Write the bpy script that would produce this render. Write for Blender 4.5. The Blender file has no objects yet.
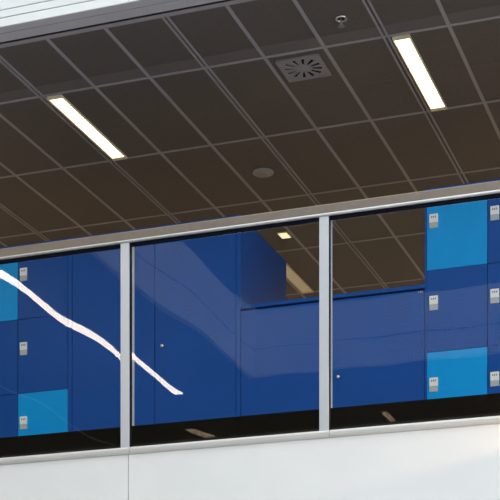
import bpy, bmesh, math, random
from mathutils import Vector, Matrix
random.seed(4)
scene = bpy.context.scene
col = scene.collection
EYE = 1.6                      # eye height above the atrium ground; "z" below is measured from the eye

# ------------------------------------------------------------------ materials
def mat(name, rgb, rough=0.5, metal=0.0, noise=0.0, nscale=40.0, bump=0.0, spec=0.5, coat=0.0):
    m = bpy.data.materials.new(name); m.use_nodes = True
    nt = m.node_tree; b = nt.nodes['Principled BSDF']
    b.inputs['Base Color'].default_value = (*rgb, 1)
    b.inputs['Roughness'].default_value = rough
    b.inputs['Metallic'].default_value = metal
    b.inputs['Specular IOR Level'].default_value = spec
    b.inputs['Coat Weight'].default_value = coat
    if noise or bump:
        tc = nt.nodes.new('ShaderNodeTexCoord')
        n = nt.nodes.new('ShaderNodeTexNoise'); n.inputs['Scale'].default_value = nscale
        n.inputs['Detail'].default_value = 4
        nt.links.new(tc.outputs['Object'], n.inputs['Vector'])
        if noise:
            r = nt.nodes.new('ShaderNodeMapRange')
            r.inputs['From Min'].default_value = .3; r.inputs['From Max'].default_value = .7
            r.inputs['To Min'].default_value = 1 - noise; r.inputs['To Max'].default_value = 1 + noise
            nt.links.new(n.outputs['Fac'], r.inputs['Value'])
            mx = nt.nodes.new('ShaderNodeMix'); mx.data_type = 'RGBA'; mx.blend_type = 'MULTIPLY'
            mx.inputs[0].default_value = 1
            mx.inputs[6].default_value = (*rgb, 1)
            nt.links.new(r.outputs['Result'], mx.inputs[7])
            nt.links.new(mx.outputs[2], b.inputs['Base Color'])
        if bump:
            bp = nt.nodes.new('ShaderNodeBump'); bp.inputs['Strength'].default_value = bump
            bp.inputs['Distance'].default_value = .002
            nt.links.new(n.outputs['Fac'], bp.inputs['Height'])
            nt.links.new(bp.outputs['Normal'], b.inputs['Normal'])
    return m

def emis(name, rgb, strength):
    m = bpy.data.materials.new(name); m.use_nodes = True
    b = m.node_tree.nodes['Principled BSDF']
    b.inputs['Base Color'].default_value = (.8, .78, .7, 1)
    b.inputs['Emission Color'].default_value = (*rgb, 1)
    b.inputs['Emission Strength'].default_value = strength
    return m

def glass_mat():
    # clear architectural glass: light passes straight through, front surface reflects by Fresnel
    m = bpy.data.materials.new('clear_glass'); m.use_nodes = True
    nt = m.node_tree; nt.nodes.clear()
    out = nt.nodes.new('ShaderNodeOutputMaterial')
    tr = nt.nodes.new('ShaderNodeBsdfTransparent'); tr.inputs['Color'].default_value = (.955, .965, .96, 1)
    gl = nt.nodes.new('ShaderNodeBsdfGlossy'); gl.inputs['Roughness'].default_value = 0.0
    fr = nt.nodes.new('ShaderNodeFresnel'); fr.inputs['IOR'].default_value = 1.52
    geo = nt.nodes.new('ShaderNodeNewGeometry')
    inv = nt.nodes.new('ShaderNodeMath'); inv.operation = 'SUBTRACT'; inv.inputs[0].default_value = 1
    mul = nt.nodes.new('ShaderNodeMath'); mul.operation = 'MULTIPLY'
    mix = nt.nodes.new('ShaderNodeMixShader')
    nt.links.new(geo.outputs['Backfacing'], inv.inputs[1])
    nt.links.new(fr.outputs['Fac'], mul.inputs[0]); nt.links.new(inv.outputs[0], mul.inputs[1])
    nt.links.new(mul.outputs[0], mix.inputs['Fac'])
    nt.links.new(tr.outputs[0], mix.inputs[1]); nt.links.new(gl.outputs[0], mix.inputs[2])
    nt.links.new(mix.outputs[0], out.inputs['Surface'])
    return m

M = {
    'fascia':  mat('white_fascia', (.80, .81, .81), .45, noise=.02, nscale=3),
    'joint':   mat('dark_joint', (.06, .06, .06), .8),
    'alu':     mat('aluminium', (.57, .59, .625), .35, .25),
    'alu_lt':  mat('pale_aluminium', (.66, .67, .68), .32, .2),
    'sill':    mat('sill_metal', (.66, .65, .63), .35, .2),
    'rail':    mat('brushed_rail', (.215, .178, .145), .45, .5, noise=.06, nscale=30),
    'rubber':  mat('black_gasket', (.008, .009, .016), .7, spec=.04),
    'kerb':    mat('black_kerb', (.007, .005, .003), .6, spec=.04),
    'soffit':  mat('grey_trim', (.50, .49, .53), .45, .1),
    'tile':    mat('perforated_ceiling', (.091, .077, .069), .6, noise=.28, nscale=160, bump=.2),
    'strip':   mat('ceiling_strip', (.12, .105, .10), .6),
    'tee':     mat('ceiling_tee', (.30, .28, .30), .5),
    'void':    mat('ceiling_gap', (.012, .011, .010), .9),
    'blue':    mat('blue_laminate', (.008, .075, .33), .35, noise=.04, nscale=6, spec=.12),
    'bluec':   mat('blue_carcass', (.008, .06, .27), .4, spec=.12),
    'cyan':    mat('cyan_laminate', (.002, .315, .76), .35, noise=.03, nscale=6, spec=.12),
    'plate':   mat('white_plate', (.82, .83, .80), .4),
    'plateg':  mat('grey_plate', (.42, .46, .47), .4),
    'mark':    mat('plate_mark', (.16, .18, .19), .6),
    'chrome':  mat('chrome', (.75, .75, .75), .2, 1),
    'det':     mat('detector_plastic', (.36, .33, .33), .45),
    'metal':   mat('grey_metal', (.30, .29, .30), .35, .6),
    'vent':    mat('vent_metal', (.27, .26, .28), .45, .2),
    'floor':   mat('gallery_carpet', (.62, .52, .40), .8, noise=.12, nscale=60),
    'ground':  mat('pale_ground', (.60, .59, .575), .5, noise=.06, nscale=2),
    'dark':    mat('dark_panel', (.05, .048, .05), .6),
    'wall':    mat('pale_wall', (.62, .60, .56), .8),
    'lamp':    emis('lamp_lens', (1, .83, .60), 2.6),
    'fillb':   emis('fill_lens_rear', (1, .84, .64), 135),  # strong lens of the added fill fixtures hidden at the rear
    'fillf':   emis('fill_lens_front', (1, .85, .66), 52),  # strong lens of the fill fixtures added out of view along the gallery
    'lampd':   emis('lamp_lens_dim', (1, .76, .42), .12),
    'down':    emis('downlight_lens', (1, .80, .45), 1.1),
    'line':    emis('line_lamp', (1, .86, .70), 26.0),
    'lampop':  emis('lamp_lens_opposite', (1, .74, .46), 5.0),
    'bezel':   mat('lamp_bezel', (.72, .62, .42), .4),
    'glass':   glass_mat(),
}

# ------------------------------------------------------------------ mesh helpers
class MB:
    def __init__(s): s.bm = bmesh.new(); s.mats = []; s.smooth = False
    def mi(s, m):
        if m not in s.mats: s.mats.append(m)
        return s.mats.index(m)
    def _mark(s, faces, m, sm=False):
        i = s.mi(m)
        for f in faces: f.material_index = i; f.smooth = sm
    def box(s, x0, x1, y0, y1, z0, z1, m, bev=0.0):
        r = bmesh.ops.create_cube(s.bm, size=1)
        vs = r['verts']
        for v in vs:
            v.co = Vector(((x0 + x1) / 2 + v.co.x * (x1 - x0), (y0 + y1) / 2 + v.co.y * (y1 - y0), (z0 + z1) / 2 + v.co.z * (z1 - z0)))
        fs = set(f for v in vs for f in v.link_faces)
        if bev > 0:
            es = list(set(e for v in vs for e in v.link_edges))
            rr = bmesh.ops.bevel(s.bm, geom=es, offset=bev, segments=2, affect='EDGES', profile=.5)
            fs = set(f for f in s.bm.faces if all(v.is_valid for v in f.verts) and f in set(rr['faces'])) | set(f for f in fs if f.is_valid)
        s._mark([f for f in fs if f.is_valid], m)
        return s
    def prism_x(s, prof, x0, x1, m, sm=False):     # profile in (y, z), counter-clockwise seen from +X
        a = [s.bm.verts.new((x0, y, z)) for y, z in prof]; b = [s.bm.verts.new((x1, y, z)) for y, z in prof]
        n = len(prof); fs = []
        side = []
        for i in range(n):
            j = (i + 1) % n
            f = s.bm.faces.new((a[i], a[j], b[j], b[i])); side.append(f)
        c = [s.bm.faces.new(a[::-1]), s.bm.faces.new(b)]
        s._mark(side, m, sm); s._mark(c, m)
        return s
    def prism_z(s, prof, z0, z1, m):               # profile in (x, y)
        a = [s.bm.verts.new((x, y, z0)) for x, y in prof]; b = [s.bm.verts.new((x, y, z1)) for x, y in prof]
        n = len(prof); fs = [s.bm.faces.new(a[::-1]), s.bm.faces.new(b)]
        for i in range(n):
            j = (i + 1) % n
            fs.append(s.bm.faces.new((a[i], a[j], b[j], b[i])))
        s._mark(fs, m); return s
    def lathe(s, prof, m, seg=40, c=(0, 0, 0), sm=True):   # profile of (radius, z)
        rings = []
        for r, z in prof:
            if r < 1e-6: rings.append([s.bm.verts.new((c[0], c[1], c[2] + z))])
            else: rings.append([s.bm.verts.new((c[0] + r * math.cos(2 * math.pi * k / seg), c[1] + r * math.sin(2 * math.pi * k / seg), c[2] + z)) for k in range(seg)])
        fs = []
        for A, B in zip(rings, rings[1:]):
            for k in range(seg):
                l = (k + 1) % seg
                if len(A) == 1 and len(B) == 1: continue
                if len(A) == 1: fs.append(s.bm.faces.new((A[0], B[k], B[l])))
                elif len(B) == 1: fs.append(s.bm.faces.new((A[k], B[0], A[l])))
                else: fs.append(s.bm.faces.new((A[k], B[k], B[l], A[l])))
        s._mark(fs, m, sm); return s
    def build(s, name, parent=None, loc=(0, 0, 0), label=None, fixn=True):
        if fixn: bmesh.ops.recalc_face_normals(s.bm, faces=s.bm.faces[:])
        me = bpy.data.meshes.new(name); s.bm.to_mesh(me); s.bm.free()
        for m in s.mats: me.materials.append(m)
        o = bpy.data.objects.new(name, me); col.objects.link(o)
        o.location = loc
        if parent: o.parent = parent
        if label: o['label'] = label
        return o

def thing(name, label, cat, loc, group=None):
    o = bpy.data.objects.new(name, None); col.objects.link(o)
    o.empty_display_size = .1
    o.location = (loc[0], loc[1], loc[2] + EYE); o['label'] = label; o['category'] = cat
    if group: o['group'] = group
    return o
def struct(mb, name, label, cat):
    o = mb.build(name, loc=(0, 0, EYE)); o['kind'] = 'structure'; o['label'] = label; o['category'] = cat
    return o
def copy_tree(o, parent=None):
    c = o.copy(); col.objects.link(c)
    if parent: c.parent = parent
    for ch in [x for x in o.children]: copy_tree(ch, c)
    return c

# ------------------------------------------------------------------ measures (z from the eye)
YG = 8.08            # plane of the balustrade
YL = 9.50            # plane of the locker fronts
ZF = 2.10            # gallery floor
ZC = 4.60            # ceiling underside
XL, XR = -9.0, 4.0
GX, GA = -4.703, .3884        # ceiling grid: first double rail, cell width
GY, GB = 8.99, 1.079          # ceiling grid: first cross rail, cell length

# ------------------------------------------------------------------ the setting
b = MB()                                       # gallery slab
b.box(XL, XR, YG + .06, 18, ZF - .35, ZF, M['floor'])
struct(b, 'floor', 'dark carpeted floor of the upper gallery', 'floor')
b = MB(); b.box(-16, 10, -12, 18, -EYE - .2, -EYE, M['ground'])
struct(b, 'floor.001', 'pale ground floor of the atrium', 'floor')

def fascia_panels(xs, z0, z1, grooves=()):
    b = MB()
    for x0, x1 in zip(xs, xs[1:]):
        zs = [z0] + list(grooves) + [z1]
        for za, zb in zip(zs, zs[1:]):
            b.box(x0 + .002, x1 - .002, YG - .012, YG + .05, za + (.0025 if za != z0 else 0), zb - (.0025 if zb != z1 else 0), M['fascia'], .0015)
    b.box(xs[0], xs[-1], YG - .006, YG + .055, z0 + .01, z1 - .01, M['joint'])
    return b
xs = [-8.46, -6.06, -3.66, -1.26, 1.14, 3.54]
struct(fascia_panels(xs, 1.28, 1.976), 'wall_front', 'white panelled band below the glass balustrade', 'wall')
struct(fascia_panels(xs, 4.586, 5.28, (4.637, 4.684)), 'wall_upper', 'white band of the floor above', 'wall')

b = MB()                                       # grey return under the upper band, dark slot, edge trim of the ceiling
b.prism_x([(YG - .0118, 4.582), (YG + .085, 4.585), (YG + .165, 4.590), (YG + .165, 4.64), (YG + .055, 4.64), (YG + .055, 4.5865), (YG - .0118, 4.5855)], XL, XR, M['soffit'])
b.box(XL, XR, YG + .060, YG + .064, 4.5825, 4.60, M['tee'])
struct(b, 'trim_1', 'grey metal return under the white band of the floor above', 'trim')
b = MB(); b.box(XL, XR, YG + .165, YG + .21, 4.66, 4.68, M['void'])
b.box(XL, XR, YG + .20, YG + .212, 4.60, 4.68, M['void'])
struct(b, 'trim_2', 'dark shadow gap at the front edge of the ceiling', 'trim')

# ceiling panels
Y0 = YG + .235
rows = [Y0] + [GY + GB * k for k in range(0, 9)]
i0, i1 = -11, 22
b = MB()
for r, (ya, yb) in enumerate(zip(rows, rows[1:])):
    for i in range(i0, i1):
        xa, xb = GX + GA * i, GX + GA * (i + 1)
        pa, pb = ya + .009, yb - .009
        if r == 0: pb = yb - .135
        b.box(xa + .010, xb - .010, pa, pb, ZC + .002, ZC + .02, M['tile'], .0015)
b.box(GX + GA * i0, GX + GA * i1, Y0 - .02, rows[-1], ZC + .02, ZC + .05, M['void'])
ceil = struct(b, 'ceiling', 'dark perforated metal panel ceiling over the gallery', 'ceiling')
b = MB()
b.box(GX + GA * i0, GX + GA * i1, GY - .133, GY - .012, ZC + .001, ZC + .02, M['strip'], .001)
b.build('edge_strip', ceil)
for i in range(i0, i1 + 1):
    x = GX + GA * i; b = MB()
    if i % 3 == 0:                             # double rails with a slot between
        for dx in (-.0145, .0145): b.box(x + dx - .0065, x + dx + .0065, Y0, rows[-1], ZC - .004, ZC + .02, M['tee'], .001)
        b.box(x - .008, x + .008, Y0, rows[-1], ZC + .006, ZC + .02, M['tile'])
        b.build('double_rail', ceil)
    else:
        b.box(x - .0115, x + .0115, Y0, rows[-1], ZC - .002, ZC + .02, M['tee'], .001); b.build('main_rail', ceil)
for r, y in enumerate(rows[1:]):
    b = MB(); b.box(GX + GA * i0, GX + GA * i1, y - .011, y + .011, ZC - .0025, ZC + .02, M['tee'], .001); b.build('cross_rail', ceil)
b = MB(); b.box(GX + GA * i0, GX + GA * i1, YG + .20, Y0 + .004, ZC - .004, ZC + .02, M['tee'], .001); b.build('edge_rail', ceil)
b = MB()
for i in range(3, 8):
    b.box(GX + GA * i + .02, GX + GA * (i + 1) - .02, GY + .545, GY + .551, ZC - .0005, ZC + .01, M['strip'])
b.build('panel_joint', ceil)

# walls that close the gallery far behind
b = MB(); b.box(XL, XR, 17.6, 17.8, ZF, ZC + .1, M['wall']); struct(b, 'wall_back', 'dim back wall far behind the lockers', 'wall')
b = MB(); b.box(XL - .2, XL, YG + .3, 17.8, ZF, ZC + .1, M['wall']); struct(b, 'wall_left', 'dim end wall of the gallery, left', 'wall')
b = MB(); b.box(XR, XR + .2, YG + .3, 17.8, ZF, ZC + .1, M['wall']); struct(b, 'wall_right', 'dim end wall of the gallery, right', 'wall')

# the rest of the atrium (seen only as reflections in the glass): a return wing and an opposite wing with white bands
XA, YO = -5.66, .42
b = MB()
b.box(XA, XA + .06, YO, YG - .012, 4.585, 5.30, M['fascia'])
b.box(XA, XR + 2, YO - .06, YO, 4.585, 5.30, M['fascia'])
b.box(XA, XA + .064, YO, YG - .012, 4.875, 4.883, M['joint'])
b.box(XA, XR + 2, YO - .06, YO + .004, 4.875, 4.883, M['joint'])
struct(b, 'wall_opposite', 'white bands of the wings across the atrium', 'wall')
b = MB()
b.box(-11, XA, -6, YG - .012, 4.60, 4.75, M['dark'])
b.box(XA, XR + 2, -6, YO - .06, 4.60, 4.75, M['dark'])
b.box(-8.31, -8.28, -6, YG - .012, 4.592, 4.605, M['fascia'])
struct(b, 'ceiling.001', 'dark soffits of the wings across the atrium', 'ceiling')
b = MB()
b.box(XA - .5, XA - .4, YO - .5, YG, 5.30, 7.4, M['dark'])
b.box(XA - .5, XR + 2, YO - .5, YO - .4, 5.30, 7.4, M['dark'])
struct(b, 'wall_opposite.001', 'dark upper storeys across the atrium', 'wall')
b = MB(); b.box(-11.2, -11, -6, YG, -EYE, 4.75, M['wall']); b.box(-11, XR + 2, -6.2, -6, -EYE, 4.75, M['wall'])
struct(b, 'wall_far', 'plain walls closing the far side of the atrium', 'wall')
b = MB(); b.box(-11, XR + 2, YG + .35, YG + .5, -EYE, 1.75, M['wall']); struct(b, 'wall_below', 'plain wall below the gallery', 'wall')
b = MB(); b.box(-11, XR + 2, YG + .05, YG + .35, 1.28, 1.34, M['dark']); struct(b, 'ceiling.002', 'dark soffit under the gallery edge', 'ceiling')
b = MB(); b.box(XL, XR, YG + .055, YG + .3, 4.70, 7.6, M['dark']); struct(b, 'wall_above', 'dark storey above the white band', 'wall')

# line lamp on the soffit of the return wing: its reflection is the bright streak across the glass
t = thing('line_lamp', 'long line lamp on the far soffit, mirrored as a bright streak in the glass', 'lamp', (-6.61, 4.1, 4.590))
b = MB(); b.box(-.055, .055, -4.02, 4.1 - .2, -.012, 0, M['metal'], .002); b.build('housing', t)
b = MB(); b.box(-.043, .043, -4.0, 4.1 - .22, -.022, -.010, M['line'], .002); b.build('lens', t)

# ------------------------------------------------------------------ ceiling lights
def ceiling_light(label, x, y, lens='lamp', group='ceiling lights', zc=ZC):
    t = thing('ceiling_light', label, 'ceiling light', (x, y, zc), group)
    W, L = .103, 1.04
    b = MB()
    for s in (-1, 1): b.box(s * W / 2 - .003, s * W / 2 + .003, -L / 2, L / 2, -.012, .002, M['bezel'], .001)
    for s in (-1, 1): b.box(-W / 2, W / 2, s * L / 2 - .003, s * L / 2 + .003, -.012, .002, M['bezel'], .001)
    b.build('frame', t)
    b = MB(); b.box(-W / 2 + .004, W / 2 - .004, -L / 2 + .03, L / 2 - .03, -.006, .001, M[lens]); b.build('lens', t)
    b = MB()
    for k in range(1, 24):
        yy = -L / 2 + .03 + k * (L - .06) / 24
        b.box(-W / 2 + .004, W / 2 - .004, yy - .002, yy + .002, -.0085, -.0055, M['bezel'])
    b.build('louvre', t)
    for s in (-1, 1):
        b = MB(); b.box(-W / 2 + .004, W / 2 - .004, s * (L / 2 - .017) - .013, s * (L / 2 - .017) + .013, -.009, .001, M['bezel'], .001)
        b.build('end_cap', t)
    return t
ceiling_light('lit slim ceiling light in the left part of the ceiling, above the dark blue lockers', -4.620, 9.532)
ceiling_light('lit slim ceiling light at the right, beside the air vent and above the cyan locker', -2.285, 9.532)
ceiling_light('dim slim ceiling light seen through the glass above the low cabinet', -4.235, 12.77, 'lampd')
for lx, ly, w_ in ((-7.0, 9.532, 'left of the photo, along the gallery'), (.05, 9.532, 'right of the photo, along the gallery'),  # unseen fixtures added to brighten ceiling and lockers, stronger than the ones in view
                   (-4.62, 14.93, 'far back above the passage behind the tall cabinet'), (-2.285, 14.93, 'far back above the passage behind the low cabinet'),
                   (-7.0, 12.77, 'behind the left lockers'), (.05, 12.77, 'behind the right lockers')):
    ceiling_light('added unseen slim fill light ' + w_, lx, ly, 'fillb' if ly > 10 else 'fillf')
t = thing('downlight', 'small lit square downlight on the ceiling seen through the middle glass pane', 'downlight', (-3.99, 11.88, ZC))
b = MB(); b.box(-.042, .042, -.062, .062, -.006, .002, M['bezel'], .001); b.build('bezel', t)
b = MB(); b.box(-.036, .036, -.056, .056, -.009, -.004, M['down'], .001); b.build('lens', t)
for x in (-7.15, -4.66):
    ceiling_light('slim far soffit lamp mirrored at the foot of the %s glass pane' % ('middle' if x < -6 else 'right'), x, -2.05, 'lampop', 'opposite soffit lights')

# ------------------------------------------------------------------ air vent, detector, sprinkler
t = thing('air_vent', 'square grey swirl air vent in the dark ceiling', 'air vent', (-2.960, 9.193, ZC))
b = MB(); b.box(-.142, .142, -.142, .142, -.006, .002, M['vent'], .003); b.build('face_plate', t)
b = MB()
for s in (-1, 1):
    b.box(s * .137 - .005, s * .137 + .005, -.142, .142, -.012, -.004, M['metal'], .0015)
    b.box(-.142, .142, s * .137 - .005, s * .137 + .005, -.012, -.004, M['metal'], .0015)
b.build('rim', t)
b = MB(); b.lathe([(0, -.010), (.030, -.010), (.036, -.006), (.036, -.003)], M['vent'], 24); b.build('hub', t)
for k in range(12):
    a = 2 * math.pi * (k + .5) / 12
    r1 = min(.112 / max(abs(math.cos(a)), abs(math.sin(a))), .122)
    ca, sa = math.cos(a), math.sin(a)
    def q(r, w): return (r * ca - w * sa, r * sa + w * ca)
    b = MB(); b.prism_z([q(.058, -.005), q(r1, -.010), q(r1, .010), q(.058, .005)], -.0075, -.002, M['rubber']); b.build('slot', t)
    b = MB(); b.prism_z([q(.052, .005), q(r1, .010), q(r1, .019), q(.052, .009)], -.011, -.002, M['vent']); b.build('vane', t)

t = thing('smoke_detector', 'round grey smoke detector on the dark ceiling', 'smoke detector', (-3.735, 10.632, ZC))
b = MB(); b.lathe([(0, .001), (.076, .001), (.077, -.006), (.074, -.012), (.066, -.013)], M['det']); b.build('base', t)
b = MB(); b.lathe([(.070, -.010), (.068, -.014), (.060, -.017), (.058, -.014), (.052, -.014), (.050, -.019), (.028, -.021), (0, -.0215)], M['det']); b.build('cover', t)

t = thing('sprinkler', 'small metal fire sprinkler hanging from the ceiling above the vent', 'sprinkler', (-2.564, 8.690, ZC))
b = MB(); b.lathe([(0, 0), (.026, 0), (.026, -.001)], M['void']); b.lathe([(.026, .001), (.036, .001), (.037, -.003), (.034, -.008), (.026, -.008), (.025, -.001)], M['chrome']); b.build('escutcheon', t)
b = MB(); b.lathe([(0, 0), (.0055, 0), (.0055, -.022), (.004, -.026), (.004, -.044), (0, -.044)], M['metal'], 16); b.build('stem', t)
b = MB()
for s in (-1, 1):
    b.box(s * .0065 - .0012, s * .0065 + .0012, -.002, .003, -.046, -.018, M['metal'], .0008)
b.build('yoke', t)
b = MB(); b.lathe([(0, -.044), (.017, -.045), (.018, -.048), (0, -.049)], M['metal'], 20)
for k in range(10):
    a = k * math.pi / 5; ca, sa = math.cos(a), math.sin(a)
    b.prism_z([(.015 * ca - .002 * sa, .015 * sa + .002 * ca), (.015 * ca + .002 * sa, .015 * sa - .002 * ca), (.023 * ca + .002 * sa, .023 * sa - .002 * ca), (.023 * ca - .002 * sa, .023 * sa + .002 * ca)], -.049, -.046, M['metal'])
b.build('deflector', t)

# ------------------------------------------------------------------ glass balustrade
PX = [-6.0775, -4.8775, -3.6775, -2.4775, -1.2775, -.0775]      # posts
bal = thing('glass_balustrade', 'glass balustrade with aluminium posts and brushed handrail along the gallery edge', 'balustrade', (0, YG, 1.976))
O = 1.976
def lz(z): return z - O
x0, x1 = PX[0] - .3, PX[-1] + .3
# handrail: upright face with rounded top, pale lip below, dark gasket
def arc(cy, cz, r, a0, a1, n=6):
    return [(cy + r * math.cos(math.radians(a0 + (a1 - a0) * k / n)), cz + r * math.sin(math.radians(a0 + (a1 - a0) * k / n))) for k in range(n + 1)]
zt = lz(3.260)
prof = arc(-.018, zt - .008, .008, 180, 90) + arc(.032, zt - .008, .008, 90, 0) + [(.040, lz(3.206)), (-.026, lz(3.206))]
b = MB(); b.prism_x(prof[::-1], x0, x1, M['rail']); rail = b.build('handrail', bal)
prof = arc(-.027, lz(3.2025), .0055, 90, 270, 10) + [(.020, lz(3.197)), (.020, lz(3.208))]
b = MB(); b.prism_x(prof[::-1], x0, x1, M['alu_lt'], True); b.build('lower_lip', rail, label='pale rounded aluminium lip')
b = MB(); b.box(x0, x1, -.010, .020, lz(3.182), lz(3.198), M['rubber']); b.build('glazing_gasket', bal)
# sill rail: one rounded length per bay, joints just right of each post
for xa, xb in zip([x0] + [p + .034 for p in PX], [p + .034 for p in PX] + [x1]):
    prof = [(.05, .001), (.05, .040), (-.012, .040)] + arc(-.018, .026, .014, 90, 180, 5) + [(-.030, .012), (-.018, .001)]
    b = MB(); b.prism_x(prof[::-1], xa + .002, xb - .002, M['sill']); b.build('sill_rail', bal)
b = MB(); b.box(x0, x1, -.008, .046, .004, .036, M['joint']); b.build('sill_core', bal)
# black kick strip behind the foot of the glass
b = MB(); b.box(x0, x1, .012, .030, lz(2.0), lz(2.145), M['kerb'], .001); b.build('kick_strip', bal)
for p in PX:
    b = MB(); b.box(p - .0265, p + .0265, -.022, -.010, .040, lz(3.196), M['alu'], .0018)
    post = b.build('post', bal)
    b = MB(); b.box(p - .025, p + .025, -.011, .029, .040, lz(3.196), M['rubber']); b.build('gasket', post)
    b = MB(); b.box(p - .025, p + .025, .031, .060, .040, lz(3.196), M['alu_lt'], .001); b.build('inner_mullion', post)
# panes: float glass that is not perfectly flat
def pane(xa, xb, za, zb, seed):
    rnd = random.Random(seed); w, h = xb - xa, zb - za
    nx, nz = 80, 60; me = bmesh.new()
    ph = [rnd.uniform(0, 6.28) for _ in range(4)]; bow = .0055 if seed == 12 else 0
    ph[0] = {12: -.48, 13: 1.2}.get(seed, ph[0])
    tx, tz = rnd.uniform(-.4, .4) * 1e-3, rnd.uniform(-.5, .5) * 1e-3
    def dy(u, v):
        X, Z = u * w, v * h
        d = 2.0e-4 * math.sin(2 * math.pi * (X + Z * .25) / .46 + ph[0]) + 8e-6 * math.sin(2 * math.pi * X / .23 + ph[1]) + 2e-5 * math.sin(2 * math.pi * Z / .5 + ph[2])
        d += 1.5e-4 * (math.exp(-X / .035) + math.exp(-(w - X) / .035))
        return d + tx * X + tz * Z - bow * (h - Z) ** 2 / 2
    front = [[me.verts.new((xa + w * i / nx, dy(i / nx, j / nz), za + h * j / nz)) for j in range(nz + 1)] for i in range(nx + 1)]
    for i in range(nx):
        for j in range(nz):
            f = me.faces.new((front[i][j], front[i + 1][j], front[i + 1][j + 1], front[i][j + 1])); f.smooth = True
    bk = [me.verts.new(c) for c in ((xa, .010, za), (xb, .010, za), (xb, .010, zb), (xa, .010, zb))]
    me.faces.new(bk[::-1])
    for k, edge in enumerate(([front[i][0] for i in range(nx + 1)], [front[nx][j] for j in range(nz + 1)],
                              [front[i][nz] for i in range(nx, -1, -1)], [front[0][j] for j in range(nz, -1, -1)])):
        me.faces.new([bk[k]] + [bk[(k + 1) % 4]] + edge[::-1])
    m = bpy.data.meshes.new('glass_pane'); me.to_mesh(m); me.free(); m.materials.append(M['glass'])
    o = bpy.data.objects.new('glass_pane', m); col.objects.link(o); o.parent = bal
for k, (a, c) in enumerate(zip(PX, PX[1:])):
    pane(a + .006, c - .006, .0425, lz(3.19), 11 + k)

# ------------------------------------------------------------------ lockers
ZB, DH, ZT = 2.297, .5173, 3.852
def door(parent, x0, x1, z0, z1, m, lock=True, name='door', label=None):
    """door leaf; x, z local to the unit"""
    b = MB(); b.box(x0 + .0015, x1 - .0015, -.018, 0, z0 + .0015, z1 - .0015, M[m], .0012)
    d = b.build(name, parent, label=label)
    if lock:
        px, pz = x0 + .0175, z0 + .264
        b = MB(); b.box(px, px + .055, -.026, -.017, pz + .036, pz + .090, M['plate'], .002)
        for k in range(3): b.box(px + .012 + k * .012, px + .019 + k * .012, -.0268, -.0255, pz + .064, pz + .076, M['mark'])
        b.build('number_plate', d)
        b = MB(); b.box(px, px + .055, -.024, -.017, pz, pz + .037, M['plateg'], .002)
        b.build('lock_body', d)
    return d
def locker(x0, colors, label, w=.386, end=False):
    t = thing('locker_unit', label, 'locker', (x0, YL + .018, ZF), 'three-door lockers')
    b = MB(); D = .94
    for xa, xb in ((0, .012), (w - .012, w)): b.box(xa, xb, .002, D, .01, ZT - ZF - .024, M['bluec'], .001)
    b.box(.012, w - .012, .012, D - .01, .197, ZT - ZF - .024, M['bluec'])
    b.box(0, w, -.018, D, ZT - ZF - .024, ZT - ZF, M['blue'], .001)
    b.build('carcass', t)
    if end:
        b = MB(); b.box(-.0135, -.001, -.019, D, .01, ZT - ZF, M['blue'], .001); b.build('end_panel', t)
    b = MB(); b.box(.012, w - .012, .05, D, 0, .196, M['rubber']); b.build('plinth', t)
    for k, c in enumerate(colors):
        z0 = 3.3317 - ZF - k * DH
        z1 = z0 + DH if k else ZT - ZF - .026
        door(t, 0, w, z0, z1, c, label=('cyan door with white number plate' if c == 'cyan' else 'dark blue door with white number plate'))
    return t
locker(-5.539, ('cyan', 'blue', 'blue'), 'blue locker column with a cyan top door at the left edge of the photo')
locker(-5.151, ('blue', 'blue', 'cyan'), 'blue locker column whose bottom door is cyan, left of the tall plain cabinet')
locker(-2.239, ('cyan', 'blue', 'cyan'), 'locker column with cyan top and bottom doors and a blue middle door', end=True)
locker(-1.851, ('blue', 'blue', 'blue'), 'all blue locker column at the right edge of the photo')

def knob(parent, x, z):
    b = MB(); b.lathe([(.014, 0), (.015, .004), (.012, .010), (.0125, .016), (0, .018)], M['chrome'], 18)
    o = b.build('lock_knob', parent, loc=(x, -.018, z)); o.rotation_euler = (math.radians(90), 0, 0)
    return o
# tall plain cabinet
t = thing('tall_cabinet', 'tall plain blue two-door cabinet behind the left and middle panes', 'cabinet', (-4.763, YL + .018, ZF))
W, H, D = 1.266, ZT - ZF, .94
b = MB()
b.box(0, .030, -.018, D, 0.01, H, M['blue'], .001); b.box(W - .030, W, -.018, D, .01, H, M['blue'], .001)
b.box(.03, W - .03, .012, D - .01, .197, H - .002, M['bluec'])
b.box(.03, W - .03, -.016, D, H - .006, H, M['bluec'], .001)
b.build('carcass', t)
b = MB(); b.box(.03, W - .03, .05, D, 0, .196, M['rubber']); b.build('plinth', t)
d = door(t, .032, .649, .197, H - .008, 'blue', False)
d = door(t, .651, W - .032, .197, H - .008, 'blue', False); knob(d, .707, 3.038 - ZF)
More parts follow.
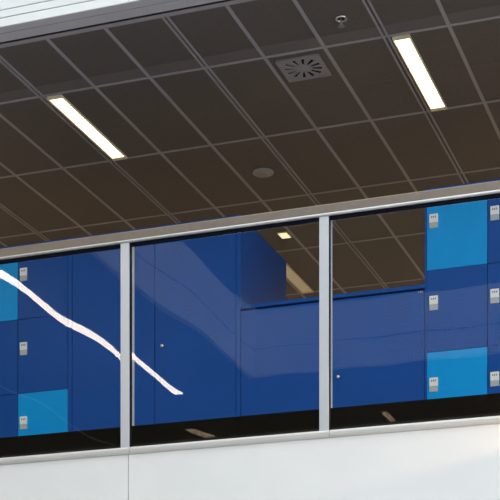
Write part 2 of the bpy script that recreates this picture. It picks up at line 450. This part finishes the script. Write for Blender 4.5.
# low cabinet with a recessed top slab
t = thing('low_cabinet', 'low blue two-door cabinet with the dark ceiling showing above it', 'cabinet', (-3.495, YL + .018, ZF))
W, H, D = 1.2415, 3.250 - ZF, .94
b = MB()
b.box(0, .018, 0, D, .01, H - .04, M['blue'], .001); b.box(W - .018, W, 0, D, .01, H - .04, M['blue'], .001)
b.box(.018, W - .018, .012, D - .01, .197, H - .037, M['bluec'])
b.build('carcass', t)
b = MB(); b.box(.02, W - .02, .05, D, 0, .196, M['rubber']); b.build('plinth', t)
b = MB(); b.box(-.001, W, -.020, D, H - .024, H, M['blue'], .0025); b.build('top_slab', t)
d = door(t, .001, W / 2, .197, H - .036, 'blue', False)
d = door(t, W / 2, W - .001, .197, H - .036, 'blue', False); knob(d, .673, 2.714 - ZF)
b = MB(); b.box(W - .040, W - .012, -.0205, -.017, H - .052, H - .044, M['chrome'], .001); b.build('name_tab', d)

# ------------------------------------------------------------------ light
w = bpy.data.worlds.new('World'); scene.world = w; w.use_nodes = True
bg = w.node_tree.nodes['Background']
bg.inputs['Color'].default_value = (.90, .96, 1.0, 1); bg.inputs['Strength'].default_value = 2.55
# warm spotlight grazing along the white band from the right
ld = bpy.data.lights.new('band_spot', 'SPOT'); ld.energy = 64; ld.color = (1, .58, .26)
ld.spot_size = math.radians(22); ld.spot_blend = .35; ld.shadow_soft_size = .02
lo = bpy.data.objects.new('band_spot', ld); col.objects.link(lo)
lo.location = (-.55, YG - .16, 1.97 + EYE)
aim = Vector((-2.2, YG - .012, 2.0 + EYE)) - lo.location
lo.rotation_euler = aim.to_track_quat('-Z', 'Y').to_euler()

# ------------------------------------------------------------------ camera
cam = bpy.data.cameras.new('Camera'); co = bpy.data.objects.new('Camera', cam); col.objects.link(co)
cam.sensor_fit = 'HORIZONTAL'; cam.sensor_width = 36; cam.lens = 1531 / 500 * 36
cam.shift_y = (797 - 250) / 500
co.location = (0, 0, EYE); co.rotation_euler = (math.radians(90), 0, math.radians(19.85))
cam.clip_end = 200
scene.camera = co
vs = scene.view_settings
vs.view_transform = 'Standard'; vs.look = 'None'; vs.gamma = 1; vs.use_curve_mapping = False
vs.exposure = 0.0
